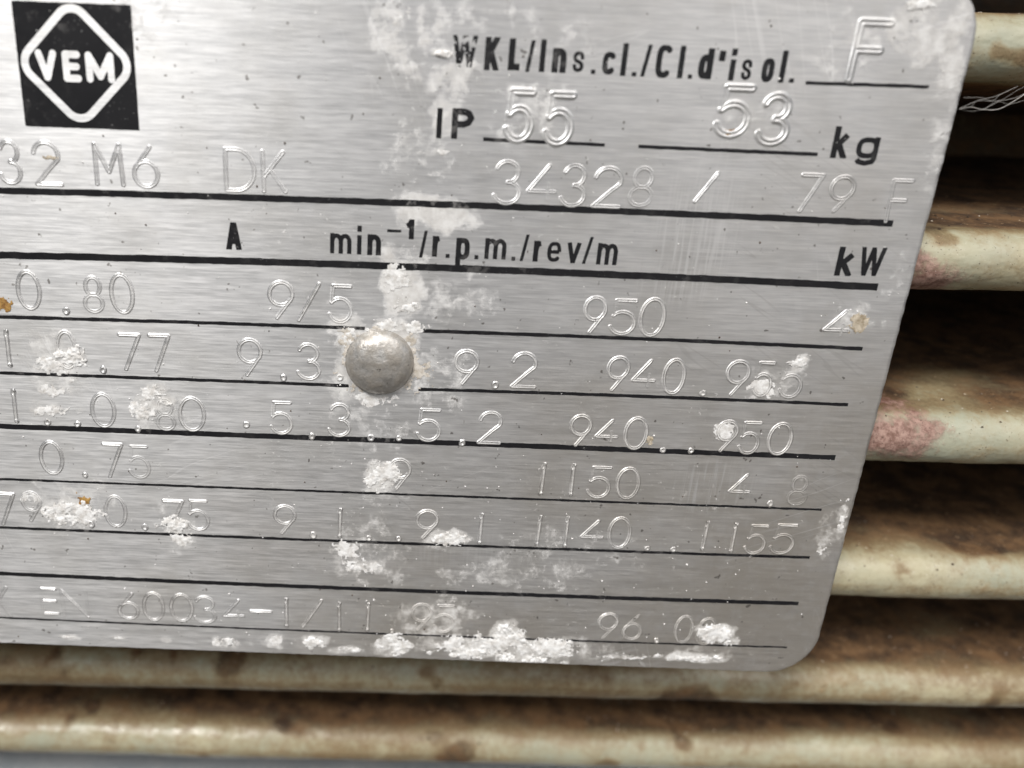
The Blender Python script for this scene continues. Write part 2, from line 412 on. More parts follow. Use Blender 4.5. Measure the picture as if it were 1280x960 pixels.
def stain_at(x, z):
    x = np.asarray(x, float); z = np.asarray(z, float)
    wx = (fbm(x * .45, z * .45, None, 3, 201) - .5) * 5; wz = (fbm(x * .45, z * .45, None, 3, 211) - .5) * 5
    out = np.zeros_like(x)
    n1 = fbm(x * .8, z * .8, None, 4, 221)
    for (cx, cz, rx, rz, s) in _ST:
        q = np.sqrt(((x + wx * min(1, rx / 4) - cx) / rx) ** 2 + ((z + wz * min(1, rz / 4) - cz) / rz) ** 2)
        out = np.maximum(out, s * smooth(1.25, .45, q))
    out = out * smooth(.25, .60, n1 + out * .22) + .10 * smooth(.5, .75, fbm(x * .25, z * .25, None, 4, 231))
    return np.clip(out, 0, 1)
def abrasion_at(x, z):
    out = np.zeros_like(np.asarray(x, float))
    for (cx, cz, rx, rz, s) in _AB:
        q = np.sqrt(((x - cx) / rx) ** 2 + ((z - cz) / rz) ** 2)
        out = np.maximum(out, s * smooth(1.1, .4, q))
    return out
def surf_attrs(x, z):
    # greasy brownish film towards the plate's lower right end
    wob = (fbm(x * .12, z * .12, None, 4, 241) - .5) * 34
    film = smooth(-6, 34, (x * .55 - z * .80) + wob) * .75
    return {'stain': stain_at(x, z), 'abrasion': abrasion_at(x, z), 'film': film}

def plate_mesh():
    zs = np.concatenate([ZB + CR * (1 - np.cos(np.linspace(0, math.pi / 2, 22))), np.arange(ZB + CR, ZT - CR, .24)[1:-1],
                         ZT - CR + CR * np.sin(np.linspace(0, math.pi / 2, 22))])
    ins = np.where(zs < ZB + CR, CR - np.sqrt(np.maximum(CR ** 2 - (ZB + CR - zs) ** 2, 0)),
                   np.where(zs > ZT - CR, CR - np.sqrt(np.maximum(CR ** 2 - (zs - ZT + CR) ** 2, 0)), 0))
    us = np.linspace(0, 1, 440); us = np.where(us < .3, us, us)
    X = (XL + ins)[:, None] + us[None, :] * (XR - XL - 2 * ins)[:, None]
    Z = np.repeat(zs[:, None], len(us), 1)
    # hand-cut rim: tiny unevenness
    nr, nc = X.shape
    idx = np.arange(nr * nc).reshape(nr, nc)
    loop = np.concatenate([idx[0, :-1], idx[:-1, -1], idx[-1, ::-1][:-1], idx[::-1, 0][:-1]])
    fx, fz = X.ravel(), Z.ravel()
    V = [np.stack([fx, np.zeros_like(fx), fz], -1)]
    lx, lz = fx[loop], fz[loop]
    tx, tz = np.roll(lx, -1) - np.roll(lx, 1), np.roll(lz, -1) - np.roll(lz, 1)
    L = np.hypot(tx, tz) + 1e-9; ox, oz = tz / L, -tx / L
    faces = [tuple(q) for q in grid_faces(nr, nc).tolist()]
    prev = loop; base = nr * nc
    jit = (fbm(lx * 1.8, lz * 1.8, None, 4, 301) - .5)
    for (off, dep) in ((.05, .03), (.09, .12), (.09, .72), (.03, .80)):
        V.append(np.stack([lx + ox * (off + jit * .13), np.full_like(lx, dep), lz + oz * (off + jit * .13)], -1))
        cur = base + np.arange(len(loop)); base += len(loop)
        for a in range(len(loop)):
            b = (a + 1) % len(loop)
            faces.append((int(prev[a]), int(cur[a]), int(cur[b]), int(prev[b])))
        prev = cur
    faces.append(tuple(int(i) for i in prev[::-1]))
    V = np.concatenate(V)
    return mesh('plate', V * MM, faces, True, surf_attrs(V[:, 0], V[:, 2]))
link('plate', plate_mesh(), M_METAL, plate, POFF)

# ------------------------------------------------------------------ strokes, outlines and contours
def spline(pts, n=8, closed=False):
    P = np.array(pts, float); N = len(P); out = []
    rng = range(N if closed else N - 1)
    for i in rng:
        p0 = P[(i - 1) % N] if (closed or i > 0) else 2 * P[0] - P[1]
        p1, p2 = P[i], P[(i + 1) % N]
        p3 = P[(i + 2) % N] if (closed or i + 2 < N) else 2 * P[-1] - P[-2]
        for t in np.linspace(0, 1, n, endpoint=False):
            out.append(.5 * ((2 * p1) + (-p0 + p2) * t + (2 * p0 - 5 * p1 + 4 * p2 - p3) * t * t + (-p0 + 3 * p1 - 3 * p2 + p3) * t ** 3))
    out.append(P[0] if closed else P[-1])
    return np.array(out)
def ell(cx, cy, rx, ry, a0=0, a1=360, n=30):
    a = np.radians(np.linspace(a0, a1, n)); return np.stack([cx + rx * np.cos(a), cy + ry * np.sin(a)], -1)
def squircle(cx, cy, rx, ry, a0=0, a1=360, n=40, p=.72):
    a = np.radians(np.linspace(a0, a1, n)); c, s = np.cos(a), np.sin(a)
    return np.stack([cx + rx * np.sign(c) * np.abs(c) ** p, cy + ry * np.sign(s) * np.abs(s) ** p], -1)
def seg_dist(X, Z, poly):
    d = np.full(X.shape, 1e9)
    for (x0, z0), (x1, z1) in zip(poly[:-1], poly[1:]):
        dx, dz = x1 - x0, z1 - z0; L = dx * dx + dz * dz + 1e-12
        t = np.clip(((X - x0) * dx + (Z - z0) * dz) / L, 0, 1)
        d = np.minimum(d, np.hypot(X - x0 - t * dx, Z - z0 - t * dz))
    return d
def butt_dist(X, Z, poly, hw):
    """signed distance to a thick stroke with flat ends and round inner joints"""
    d = np.full(X.shape, 1e9)
    for (x0, z0), (x1, z1) in zip(poly[:-1], poly[1:]):
        dx, dz = x1 - x0, z1 - z0; L = math.hypot(dx, dz) + 1e-9; ux, uz = dx / L, dz / L
        a = (X - (x0 + x1) / 2) * ux + (Z - (z0 + z1) / 2) * uz
        b = -(X - x0) * uz + (Z - z0) * ux
        d = np.minimum(d, np.maximum(np.abs(a) - L / 2, np.abs(b) - hw))
    for (x0, z0) in poly[1:-1]: d = np.minimum(d, np.hypot(X - x0, Z - z0) - hw)
    return d

def contour(xs, zs, D, y, V, Fc):
    """fill the region D < 0 of a grid with faces (marching squares)"""
    nr, nc = D.shape; vid = {}
    def corner(i, j):
        k = ('c', i, j)
        if k not in vid: vid[k] = len(V); V.append((xs[j], y, zs[i]))
        return vid[k]
    def cut(i0, j0, i1, j1):
        k = ('e', min((i0, j0), (i1, j1)), max((i0, j0), (i1, j1)))
        if k not in vid:
            a, b = D[i0, j0], D[i1, j1]; t = a / (a - b)
            vid[k] = len(V); V.append((xs[j0] + (xs[j1] - xs[j0]) * t, y, zs[i0] + (zs[i1] - zs[i0]) * t))
        return vid[k]
    ins = D < 0
    cnt = ins[:-1, :-1].astype(int) + ins[:-1, 1:] + ins[1:, 1:] + ins[1:, :-1]
    for i, j in zip(*np.nonzero(cnt)):
        cs = ((i, j), (i, j + 1), (i + 1, j + 1), (i + 1, j)); poly = []
        for q in range(4):
            a, b = cs[q], cs[(q + 1) % 4]
            if ins[a]: poly.append(corner(*a))
            if ins[a] != ins[b]: poly.append(cut(*a, *b))
        if len(poly) > 2: Fc.append(tuple(poly))

def glyph_box(ch, px0, px1, py0, py1, k):
    """photograph box of a character -> (left, bottom, width, height) in millimetres on the plate"""
    mx, my = (px0 + px1) / 2, (py0 + py1) / 2
    sh = (VPX - mx) / (VPY - my); h = py1 - py0; w = px1 - px0
    wt = w + .6 * sh * h if ch == '/' else w - abs(sh) * h * k
    wt = max(wt, 2.0)
    x0, _ = on_plate(mx - wt / 2, my); x1, _ = on_plate(mx + wt / 2, my)
    _, z1 = on_plate(mx, py0); _, z0 = on_plate(mx, py1)
    return x0, z0, x1 - x0, z1 - z0

# ---- printed lettering (condensed grotesque): strokes in a unit box
def arch(x0, x1, top=1., drop=.62):
    w = (x1 - x0) / 2; c = (x0 + x1) / 2
    return [(x0, drop)] + [(c - w * math.cos(a) , drop + (top - drop) * math.sin(a)) for a in np.linspace(.2, math.pi, 14)] + [(x1, -.3)]
PR = {
    'W': [[(-.02, 1.15), (.24, -.12)], [(.24, -.12), (.5, 1.12)], [(.5, 1.12), (.76, -.12)], [(.76, -.12), (1.02, 1.15)]],
    'K': [[(0, -.3), (0, 1.3)], [(-.05, .30), (1.02, 1.16)], [(.30, .62), (1.04, -.18)]],
    'k': [[(0, -.3), (0, 1.3)], [(-.05, .26), (1.0, .80)], [(.30, .46), (1.05, -.14)]],
    'L': [[(0, -.2), (0, 1.3)], [(-.3, 0), (1.3, 0)]],
    '/': [[(-.06, -.12), (1.06, 1.12)]], 'I': [[(.5, -.5), (.5, 1.5)]], 'l': [[(.5, -.5), (.5, 1.5)]],
    'n': [[(0, -.3), (0, 1.3)], arch(0, 1)],
    'm': [[(0, -.3), (0, 1.3)], arch(0, .5), arch(.5, 1)],
    'r': [[(0, -.3), (0, 1.3)], [(0, .55), (.15, .80), (.45, .96), (1.1, 1.0)]],
    's': [spline([(1, .70), (.88, .92), (.5, 1), (.12, .92), (0, .75), (.14, .60), (.5, .50), (.86, .40), (1, .24), (.88, .07), (.5, 0), (.12, .07), (0, .28)])],
    'c': [squircle(.5, .5, .5, .5, 42, 318)], 'C': [squircle(.5, .5, .5, .5, 45, 315, p=.62)],
    'o': [squircle(.5, .5, .5, .5)],
    'e': [squircle(.5, .5, .5, .5, 0, 322), [(0, .5), (1.0, .5)]],
    'd': [squircle(.5, .37, .5, .37), [(1, -.3), (1, 1.3)]],
    'p': [squircle(.5, .66, .5, .34), [(0, -.3), (0, 1.3)]],
    'g': [squircle(.5, .66, .5, .34), [(1, 1.3), (1, .22), (.92, .08), (.5, 0), (.12, .06), (.0, .16)]],
    'P': [[(0, -.3), (0, 1.3)], [(-.1, 1), (.55, 1), (.85, .93), (1, .75), (.85, .56), (.55, .48), (-.1, .48)]],
    'i': [[(.5, -.5), (.5, .70)], [(.5, .84), (.5, 1.5)]], 'v': [[(-.02, 1.15), (.5, -.15)], [(.5, -.15), (1.02, 1.15)]],
    'A': [[(-.03, -.16), (.5, 1.16)], [(.5, 1.16), (1.03, -.16)], [(.2, .26), (.8, .26)]],
    "'": [[(.7, 1.2), (.3, -.2)]], '.': 'box', '-': 'box', '1': [[(1, -.3), (1, 1.3)], [(-.2, .72), (.5, .80), (1, 1.1)]],
    'V': [[(-.02, 1.0), (.5, 0.0)], [(.5, 0.0), (1.02, 1.0)]],
    'E': [[(0, 0), (0, 1)], [(0, 1), (1, 1)], [(0, .5), (.9, .5)], [(0, 0), (1, 0)]],
    'M': [[(0, 0), (0, 1)], [(0, 1), (.5, .12)], [(.5, .12), (1, 1)], [(1, 1), (1, 0)]],
}
def print_glyph(V, Fc, ch, box, t, y, seed, wear=.0, rnd=False, step=.035):
    x0, z0, w, h = box
    if not rnd: t *= 1.0
    if ch == '/': t = t * .62
    if ch in 'Ili': x0, w = x0 + w / 2 - t * .48, t * .96
    tt = min(t, .9 * w) if ch not in '.-' else t
    pad = .06
    xs = np.arange(x0 - pad, x0 + w + pad + step, step); zs = np.arange(z0 - pad, z0 + h + pad + step, step)
    X, Z = np.meshgrid(xs, zs)
    bx = np.maximum(np.abs(X - x0 - w / 2) - w / 2, np.abs(Z - z0 - h / 2) - h / 2)
    if PR[ch] == 'box': D = bx
    else:
        D = np.full(X.shape, 1e9)
        thick = tt * {'s': .56, 'c': .84, 'e': .74, 'W': .74, 'm': .84, 'K': .92, 'v': .85, 'C': .9, 'o': .86, 'g': .86}.get(ch, 1)
        for st in PR[ch]:
            q = np.array([(x0 + tt / 2 + u * (w - tt), z0 + tt / 2 + v * (h - tt)) for (u, v) in st])
            if rnd: D = np.minimum(D, seg_dist(X, Z, q) - tt / 2)
            else: D = np.minimum(D, butt_dist(X, Z, q, thick / 2))
        if not rnd: D = np.maximum(D, bx)
    D = D + (fbm(X * 5, Z * 5, None, 3, 401 + seed) - .5) * .03
    if wear:
        D = np.maximum(D, (fbm(X * 4.2, Z * 4.2, None, 3, 431 + seed) - (1.0 - wear)) * .6)
    contour(xs, zs, D, y, V, Fc)
INK_Y = -.010
def finish(name, V, Fc, mat, parent, off, attrs=True, sm=False):
    V = np.array(V)
    return link(name, mesh(name, V * MM, [f[::-1] for f in Fc] if False else Fc, sm, surf_attrs(V[:, 0], V[:, 2]) if attrs else None), mat, parent, off)

WORDS = [
    (.48, [('W', 564, 598, 44, 84), ('K', 605, 626, 46, 88), ('L', 635, 653, 48, 88), ('/', 657, 669, 50, 90), ('I', 674.5, 682.5, 49, 90),
           ('n', 689.5, 709, 60, 91), ('s', 714, 732, 62, 92), ('.', 738.5, 744, 87, 92.5), ('c', 752, 771, 64, 94), ('l', 776, 785, 54, 95),
           ('.', 789.5, 795.5, 90, 95.5), ('/', 801, 815, 55.5, 96), ('C', 819, 841.5, 55.5, 98), ('l', 848, 856, 57, 98), ('.', 859.5, 865, 93, 98.5),
           ('d', 872, 893, 60, 99), ("'", 898.5, 908, 61, 79), ('i', 910.5, 922, 60.5, 101), ('s', 924.5, 942, 72, 102), ('o', 951, 969, 72, 103.5),
           ('l', 973.5, 985, 63, 103.5), ('.', 986, 992.5, 98, 103.5)]),
    (.48, [('I', 545, 553.5, 135, 173), ('P', 564, 593, 135.5, 174)]),
    (.46, [('k', 1039, 1064, 158, 198), ('g', 1067, 1100, 171, 208)]),
    (.46, [('A', 282, 302, 278, 312)]),
    (.42, [('m', 412, 440, 291.5, 317), ('i', 446, 452.5, 282, 318), ('n', 459, 476.5, 293, 319), ('-', 484, 501.5, 287, 290.5), ('1', 506, 518, 274, 299),
           ('/', 524, 534.5, 288, 322), ('r', 540, 552, 295, 321), ('.', 557, 562, 317.5, 322.5), ('p', 569, 587.5, 297.5, 334), ('.', 593, 598, 319, 324),
           ('m', 605, 634, 298, 324), ('.', 639, 644, 321, 326), ('/', 650, 661.5, 293, 326.5), ('r', 666, 679, 301, 327), ('e', 683, 702.5, 301.5, 328),
           ('v', 707, 727, 303, 329), ('/', 728, 741.5, 296, 330), ('m', 745, 773.5, 304, 331)]),
    (.48, [('k', 1044, 1070, 308.6, 345), ('W', 1071, 1108, 309, 345)]),
]
for wi, (t, chars) in enumerate(WORDS):
    V, Fc = [], []
    for ci, (ch, a, b, c, d) in enumerate(chars):
        k = .5 if ch in 'WKLInlikdpAmrP1vg' else .25
        print_glyph(V, Fc, ch, glyph_box(ch, a, b, c, d, k), t, INK_Y, wi * 40 + ci, wear=.41 if (ch == 'W' and wi == 0) else .12)
    finish('printed_lettering', V, Fc, M_INK, plate, POFF)

# ---- printed rules
RULES = [
    ([(-60, 236.5), (0, 238.5), (430, 251), (1116, 279.5)], .44), ([(-60, 317.5), (0, 319), (430, 330.5), (1097, 359)], .50),
    ([(-60, 394.5), (0, 396), (430, 409.5), (456, 410.4)], .26), ([(512, 413), (760, 421.8), (1078, 436)], .27),
    ([(-60, 464), (0, 466), (430, 482), (436, 482.2)], .25), ([(523, 486.5), (860, 497.5), (1060, 506)], .25),
    ([(-60, 530.5), (0, 532.5), (430, 548.7), (860, 565), (1044, 572)], .42),
    ([(-60, 596.5), (0, 598.5), (430, 615), (860, 631.2), (1027, 637)], .19),
    ([(-60, 656.5), (0, 659), (430, 676.5), (860, 691.5), (1012, 697.2)], .24),
    ([(-60, 714), (0, 716.5), (430, 735), (860, 750.5), (998, 754.2)], .36),
    ([(-60, 769), (0, 771.5), (430, 790.5), (860, 804.8), (983.5, 809.4)], .17),
    ([(604, 174), (756, 181)], .22), ([(798, 183), (1022, 193)], .24), ([(1007, 103.5), (1161, 108.5)], .22)]
for ri, (pp, t) in enumerate(RULES):
    q = np.array([on_plate(*p) for p in pp])
    n = max(8, int((q[-1, 0] - q[0, 0]) / .35))
    xs = np.linspace(q[0, 0], q[-1, 0], n)
    co = np.polyfit(q[:, 0], q[:, 1], min(2, len(q) - 1)); zc = np.polyval(co, xs)
    t *= 1.18
    up = zc + t / 2 + (fbm(xs * 1.6, xs * 0 + ri, None, 3, 501) - .5) * .09
    lo = zc - t / 2 + (fbm(xs * 1.6, xs * 0 + ri, None, 3, 511) - .5) * .09
    V = np.concatenate([np.stack([xs, np.full(n, INK_Y - .004), up], -1), np.stack([xs, np.full(n, INK_Y - .004), zc], -1), np.stack([xs, np.full(n, INK_Y - .004), lo], -1)])
    link('printed_rule', mesh('printed_rule', V * MM, grid_faces(3, n), False, surf_attrs(V[:, 0], V[:, 2])), M_INK, plate, POFF)

# ---- the emblem: black square, bare diamond frame and letters
ex0, ex1, ez0, ez1 = -40.15, -31.15, 20.05, 29.05
xs = np.arange(ex0 - .06, ex1 + .07, .06); zs = np.arange(ez0 - .06, ez1 + .07, .06)
X, Z = np.meshgrid(xs, zs)
D = np.maximum(np.abs(X - (ex0 + ex1) / 2) - (ex1 - ex0) / 2, np.abs(Z - (ez0 + ez1) / 2) - (ez1 - ez0) / 2) + (fbm(X * 3, Z * 3, None, 3, 551) - .5) * .06
V, Fc = [], []; contour(xs, zs, D, INK_Y, V, Fc)
logo = finish('emblem_panel', V, Fc, M_INK, plate, POFF)
logo['label'] = 'black square printed on the plate'
cxm, czm = on_plate(95, 80.5); hx = 4.22
xs = np.arange(cxm - 4.5, cxm + 4.5, .045); zs = np.arange(czm - 4.5, czm + 4.5, .045)
X, Z = np.meshgrid(xs, zs)
u, v = (X - cxm + Z - czm) / math.sqrt(2), (X - cxm - Z + czm) / math.sqrt(2)
cr = 1.55; bb = (hx - cr) / math.sqrt(2) + cr
qx, qz = np.abs(u) - bb + cr, np.abs(v) - bb + cr
dr = np.hypot(np.maximum(qx, 0), np.maximum(qz, 0)) + np.minimum(np.maximum(qx, qz), 0) - cr
V, Fc = [], []; contour(xs, zs, np.abs(dr + .29) - .29, INK_Y - .012, V, Fc)
finish('emblem_frame', V, Fc, M_METAL, logo, None)
for (ch, a, b, c, d, t) in (('V', 45, 71.5, 62, 101, .66), ('E', 78, 101.5, 63.5, 102.5, .66), ('M', 107, 143, 65, 103.5, .66)):
    V, Fc = [], []; print_glyph(V, Fc, ch, glyph_box(ch, a, b, c, d, .2), t * .80, INK_Y - .012, 7, rnd=True)
    finish('emblem_letter', V, Fc, M_METAL, logo, None)

# ---- stamped figures: grooves with raised lips, strokes in a unit box with a strength
ST = {
    '0': [(ell(.5, .5, .5, .5), 1)], 'O': [(ell(.5, .5, .5, .5), 1)],
    '1': [([(.5, .02), (.5, .98)], 1.5), ([(.5, .98), (.32, .86)], .5)],
    '2': [(np.concatenate([ell(.5, .70, .48, .30, 170, -20, 22), [(.62, .40), (.02, 0)]]), 1), ([(.02, 0), (1, 0)], 1.1)],
    '3': [(ell(.46, .75, .44, .25, 160, -85, 20), 1), (ell(.46, .26, .52, .26, 85, -165, 24), 1)],
    '4': [([(.74, 1), (0, .22), (1, .22)], 1), ([(.74, .45), (.74, .0)], .35)],
    '5': [([(.14, 1), (.95, 1)], 1.1), ([(.14, 1), (.08, .58)], .28), (ell(.46, .33, .52, .33, 140, -160, 28), 1)],
    '6': [(ell(.5, .32, .5, .32), 1), ([(.72, 1), (.10, .50)], .8)],
    '7': [([(0, 1), (1, 1)], 1.1), ([(1, 1), (.22, 0)], 1)],
    '8': [(ell(.5, .74, .40, .26), .8), (ell(.5, .25, .5, .25), .8)],
    '9': [(ell(.5, .68, .5, .32), 1), ([(.92, .52), (.34, 0)], 1)],
    'M': [([(0, 0), (.04, 1), (.5, .32), (.96, 1), (1, 0)], 1)],
    'D': [([(0, 0), (0, 1)], 1), (np.concatenate([[(0, 1)], ell(.35, .5, .65, .5, 90, -90, 20), [(0, 0)]]), 1)],
    'K': [([(0, 0), (0, 1)], 1), ([(.95, 1), (.05, .38)], 1), ([(.32, .56), (1, 0)], 1)],
    'F': [([(.1, 0), (.1, 1)], .8), ([(.1, 1), (1, 1)], 1), ([(.1, .52), (.85, .52)], 1)],
    'E': [([(0, 0), (0, 1)], .2), ([(0, 1), (.9, 1)], 1.2), ([(.04, .52), (.85, .52)], 1.2), ([(.06, 0), (.95, 0)], 1.2)],
    'N': [([(0, 0), (0, 1)], .25), ([(0, 1), (1, 0)], 1.1), ([(1, 0), (1, 1)], .2)],
    '/': [([(0, 0), (1, 1)], 1.1)], '-': [([(0, .5), (1, .5)], 1.6)],
    '.': 'pit', ',': 'pit',
}
def stamp_group(chars, A=.062, rim=.090, sig=.056, step=.040, seed=0, res=.8):
    Vs, Fs, Rv, base = [], [], [], 0
    for ci, item in enumerate(chars):
        ch, a, b, c, d = item[:5]; amp = item[5] if len(item) > 5 else 1.0
        k = .35 if ch in '03689825' else .6
        x0, z0, w, h = glyph_box(ch, a, b, c, d, k if ch not in '1.,' else .8)
        ins = min(rim + .35 * sig, .3 * w)
        pad = rim + 3.0 * sig
        rnd = random.Random(seed * 91 + ci)
        rot = rnd.uniform(-.03, .03)
        xs = np.arange(x0 - pad - .1, x0 + w + pad + .1, step); zs = np.arange(z0 - pad - .1, z0 + h + pad + .1, step)
        X, Z = np.meshgrid(xs, zs)
        if ST[ch] == 'pit':
            cx, cz = x0 + w / 2, z0 + h / 2
            r = .20 + rnd.uniform(-.03, .05)
            d1 = np.hypot((X - cx) * 1.05, (Z - cz) * (.85 if ch == ',' else 1.0)) + (fbm(X * 4, Z * 4, None, 2, 601 + ci) - .5) * .10
            Hh = 1.5 * A * np.exp(-((d1 - r) / .10) ** 2); dm = np.maximum(d1 - r + rim, 0)
            S = np.ones_like(X)
        else:
            dm = np.full(X.shape, 1e9); S = np.ones_like(X)
            for (stk, s) in ST[ch]:
                q = np.array([(x0 + ins + u * (w - 2 * ins), z0 + ins + v * (h - 2 * ins)) for (u, v) in stk])
                q = q + (q[:, 1:2] - (z0 + h / 2)) * np.array([[rot, 0]])
                di = seg_dist(X, Z, q)
                S = np.where(di < dm, s, S); dm = np.minimum(dm, di)
            Hh = A * (np.exp(-((dm - rim) / sig) ** 2))
            if ch == '1':
                for ze in (z0 + .1, z0 + h - .1):
                    Hh = Hh + A * .9 * np.exp(-((np.hypot(X - x0 - w / 2, Z - ze) - .16) / .09) ** 2)
        Hh = Hh * S * amp * (.45 + 1.1 * fbm(X * .9 + seed, Z * .9, None, 3, 621 + ci + seed)) + .0035
        Rs = np.exp(-(dm / (rim * .75)) ** 2) * np.clip(.75 * S, 0, 1) * amp
        tilt = 1 + .35 * np.clip((Z - z0 - h / 2) / h, -1, 1)
        keep = (dm < rim + 2.4 * sig)
        kc = keep[:-1, :-1] & keep[:-1, 1:] & keep[1:, 1:] & keep[1:, :-1]
        f = grid_faces(len(zs), len(xs), kc)
        used = np.unique(f); remap = np.zeros(X.size, int); remap[used] = np.arange(len(used)) + base
        P = np.stack([X.ravel()[used], -(Hh * tilt).ravel()[used], Z.ravel()[used]], -1)
        Rv.append(Rs.ravel()[used]); Vs.append(P); Fs.append(remap[f]); base += len(used)
    V = np.concatenate(Vs); Fq = np.concatenate(Fs)
    at = surf_attrs(V[:, 0], V[:, 2]); at['residue'] = np.concatenate(Rv) * res
    link('stamped_figures', mesh('stamped_figures', V * MM, Fq, True, at), M_METAL, plate, POFF)

STAMPS = [
    [('3', -2, 28, 175, 230), ('2', 40, 77, 176, 232)], [('M', 116, 155, 179, 232), ('6', 165, 199, 182, 235)],
    [('D', 280, 320, 185, 240), ('K', 327, 358, 188, 241)],
    [('3', 617, 653, 200, 256), ('4', 658, 697, 205, 250), ('3', 701, 735, 205, 259), ('2', 740, 779, 208, 260), ('8', 786, 819, 208, 259, .8)],
    [('/', 868, 898, 214, 254)], [('7', 994, 1029, 217, 266), ('9', 1034, 1069, 219, 266)], [('F', 1104, 1141, 224, 279)],
    [('0', 20, 52, 338, 387), (',', 77, 89, 381, 396), ('8', 103, 130, 345, 391, .7), ('0', 137, 168, 342, 392)],
    [('9', 335, 367, 351, 399), ('/', 372, 400, 353, 402), ('5', 411, 441, 356, 404)],
    [('9', 728, 759, 370, 417), ('5', 762, 797, 374, 419), ('0', 798, 833, 372, 421)], [('4', 1028, 1066, 387, 421)],
    [('1', 3, 17, 411, 458)], [('0', 69, 97, 413, 461), (',', 123, 135, 454, 470), ('7', 148, 178, 417, 463), ('7', 186, 215, 418, 465)],
    [('9', 297, 328, 423, 470), (',', 348, 361, 464, 480), ('3', 372, 401, 429, 475), ('.', 419, 431, 466, 478)],
    [('9', 567, 599, 437, 481), (',', 613, 625, 475, 488), ('2', 638, 672, 440, 485)],
    [('9', 757, 787, 445, 489), ('4', 789, 822, 449, 484), ('0', 827, 858, 448, 493), ('.', 873, 884, 485, 498)],
    [('9', 905, 938, 450, 495), ('5', 941, 968, 452, 496), ('5', 974, 1006, 453, 498, .8)],
    [('1', 12, 25, 485, 528), ('.', 55, 64, 523, 533), ('.', 92, 102, 525, 535), ('0', 113, 145, 491, 534, .8), (',', 168, 177, 530, 542), ('8', 194, 219, 498, 538, .6), ('0', 223, 257, 496, 539)],
    [('.', 304, 312, 527, 535), ('5', 338, 366, 502, 543), (',', 385, 395, 539, 552), ('3', 411, 439, 504, 546)],
    [('.', 459, 468, 542, 552), ('.', 494, 503, 543, 552)], [('5', 521, 552, 511, 552), (',', 572, 583, 548, 559), ('2', 597, 628, 514, 555)],
    [('9', 711, 740, 518, 558), ('4', 743, 774, 524, 553), ('0', 779, 811, 521, 562), ('.', 824, 833, 558, 567), ('.', 859, 868, 558, 568)],
    [('9', 893, 923, 525, 565), ('5', 923, 952, 527, 568), ('0', 958, 992, 528, 569)],
    [('0', 49, 80, 551, 593), (',', 101, 112, 587, 600), ('7', 128, 156, 554, 597), ('5', 160, 188, 557, 598, .5)], [('9', 486, 514, 573, 612)],
    [('1', 671, 686, 577, 619), ('1', 708, 723, 578, 620), ('5', 734, 765, 583, 623), ('0', 769, 801, 584, 624)], [('4', 910, 941, 592, 622), (',', 957, 968, 624, 635), ('8', 984, 1012, 594, 632, .55)],
    [('7', -6, 22, 616, 656), ('9', 27, 53, 614, 652, .7)], [(',', 109, 119, 650, 660), ('0', 130, 159, 619, 659, .8), (',', 176, 186, 653, 665), ('7', 203, 231, 625, 666), ('5', 234, 262, 625, 663)],
    [('9', 342, 370, 631, 668), (',', 386, 397, 663, 675), ('1', 419, 431, 634, 672)], [('.', 457, 465, 668, 677), ('.', 494, 502, 669, 678), ('9', 519, 548, 637, 674), ('1', 595, 607, 640, 680)],
    [('1', 668, 679, 643, 682), ('1', 702, 714, 644, 684), ('4', 725, 756, 650, 678), ('0', 759, 790, 646, 686), ('.', 803, 815, 680, 691), ('.', 836, 847, 681, 692)],
    [('1', 876, 887, 650, 688), ('1', 911, 923, 652, 691), ('5', 931, 960, 656, 693), ('5', 963, 996, 655, 693)],
    [('K', -10, 14, 733, 770, .6)], [('E', 50, 75, 735, 768), ('N', 76, 111, 737, 771)],
    [('6', 147, 174, 741, 774), ('0', 178, 206, 740, 776), ('0', 212, 242, 742, 777), ('3', 243, 271, 745, 779), ('4', 278, 306, 749, 776), ('-', 312, 340, 756, 772)],
    [('1', 353, 363, 746, 784), ('/', 377, 403, 749, 785), ('1', 419, 429, 751, 789), ('1', 455, 465, 752, 789), ('.', 485, 495, 784, 793), ('9', 513, 540, 754, 789), ('5', 542, 569, 756, 791)],
    [('9', 746, 773, 766, 799), ('6', 778, 804, 768, 800), ('.', 816, 825, 796, 805), ('0', 842, 868, 769, 804), ('8', 870, 896, 772, 806)],
]
for si, gch in enumerate(STAMPS): stamp_group(gch, A=.05 if si < 7 else .062, seed=si, res=.25 if si < 7 else .8)
BIG = [[('5', 631, 669, 111, 178), ('5', 680, 719, 115, 182)], [('5', 894, 942, 106, 172), ('3', 947, 991, 116, 182)], [('F', 1056, 1114, 24, 103)]]
for si, gch in enumerate(BIG): stamp_group(gch, A=.10, rim=.16, sig=.11, step=.055, seed=60 + si, res=.25)

# ---- rivet
def dome(cx, cz, R, H):
    prof = [(R * 1.03, .0), (R * 1.0, .10)]
    for a in np.linspace(.12, math.pi / 2, 18): prof.append((R * math.cos(a) * .99, .10 + (H - .10) * math.sin(a)))
    n = 64; V = []; Fc = []
    for (r, hgt) in prof[:-1]:
        for j in range(n):
            th = 2 * math.pi * j / n; V.append((r * math.cos(th), hgt, r * math.sin(th)))
    V = np.array(V); V = V + np.array([cx, 0, cz])
    hh = V[:, 1] * (1 + (fbm(V[:, 0] * .7, V[:, 2] * .7, None, 3, 651) - .5) * .16); V[:, 1] = -hh
    V = np.concatenate([V, [(cx, -H, cz)]])
    for i in range(len(prof) - 2):
        for j in range(n): Fc.append((i * n + j, i * n + (j + 1) % n, (i + 1) * n + (j + 1) % n, (i + 1) * n + j))
    o = (len(prof) - 2) * n
    for j in range(n): Fc.append((o + j, o + (j + 1) % n, len(V) - 1))
    return mesh('rivet', V * MM, Fc, True)
rx, rz = on_plate(474.5, 453)
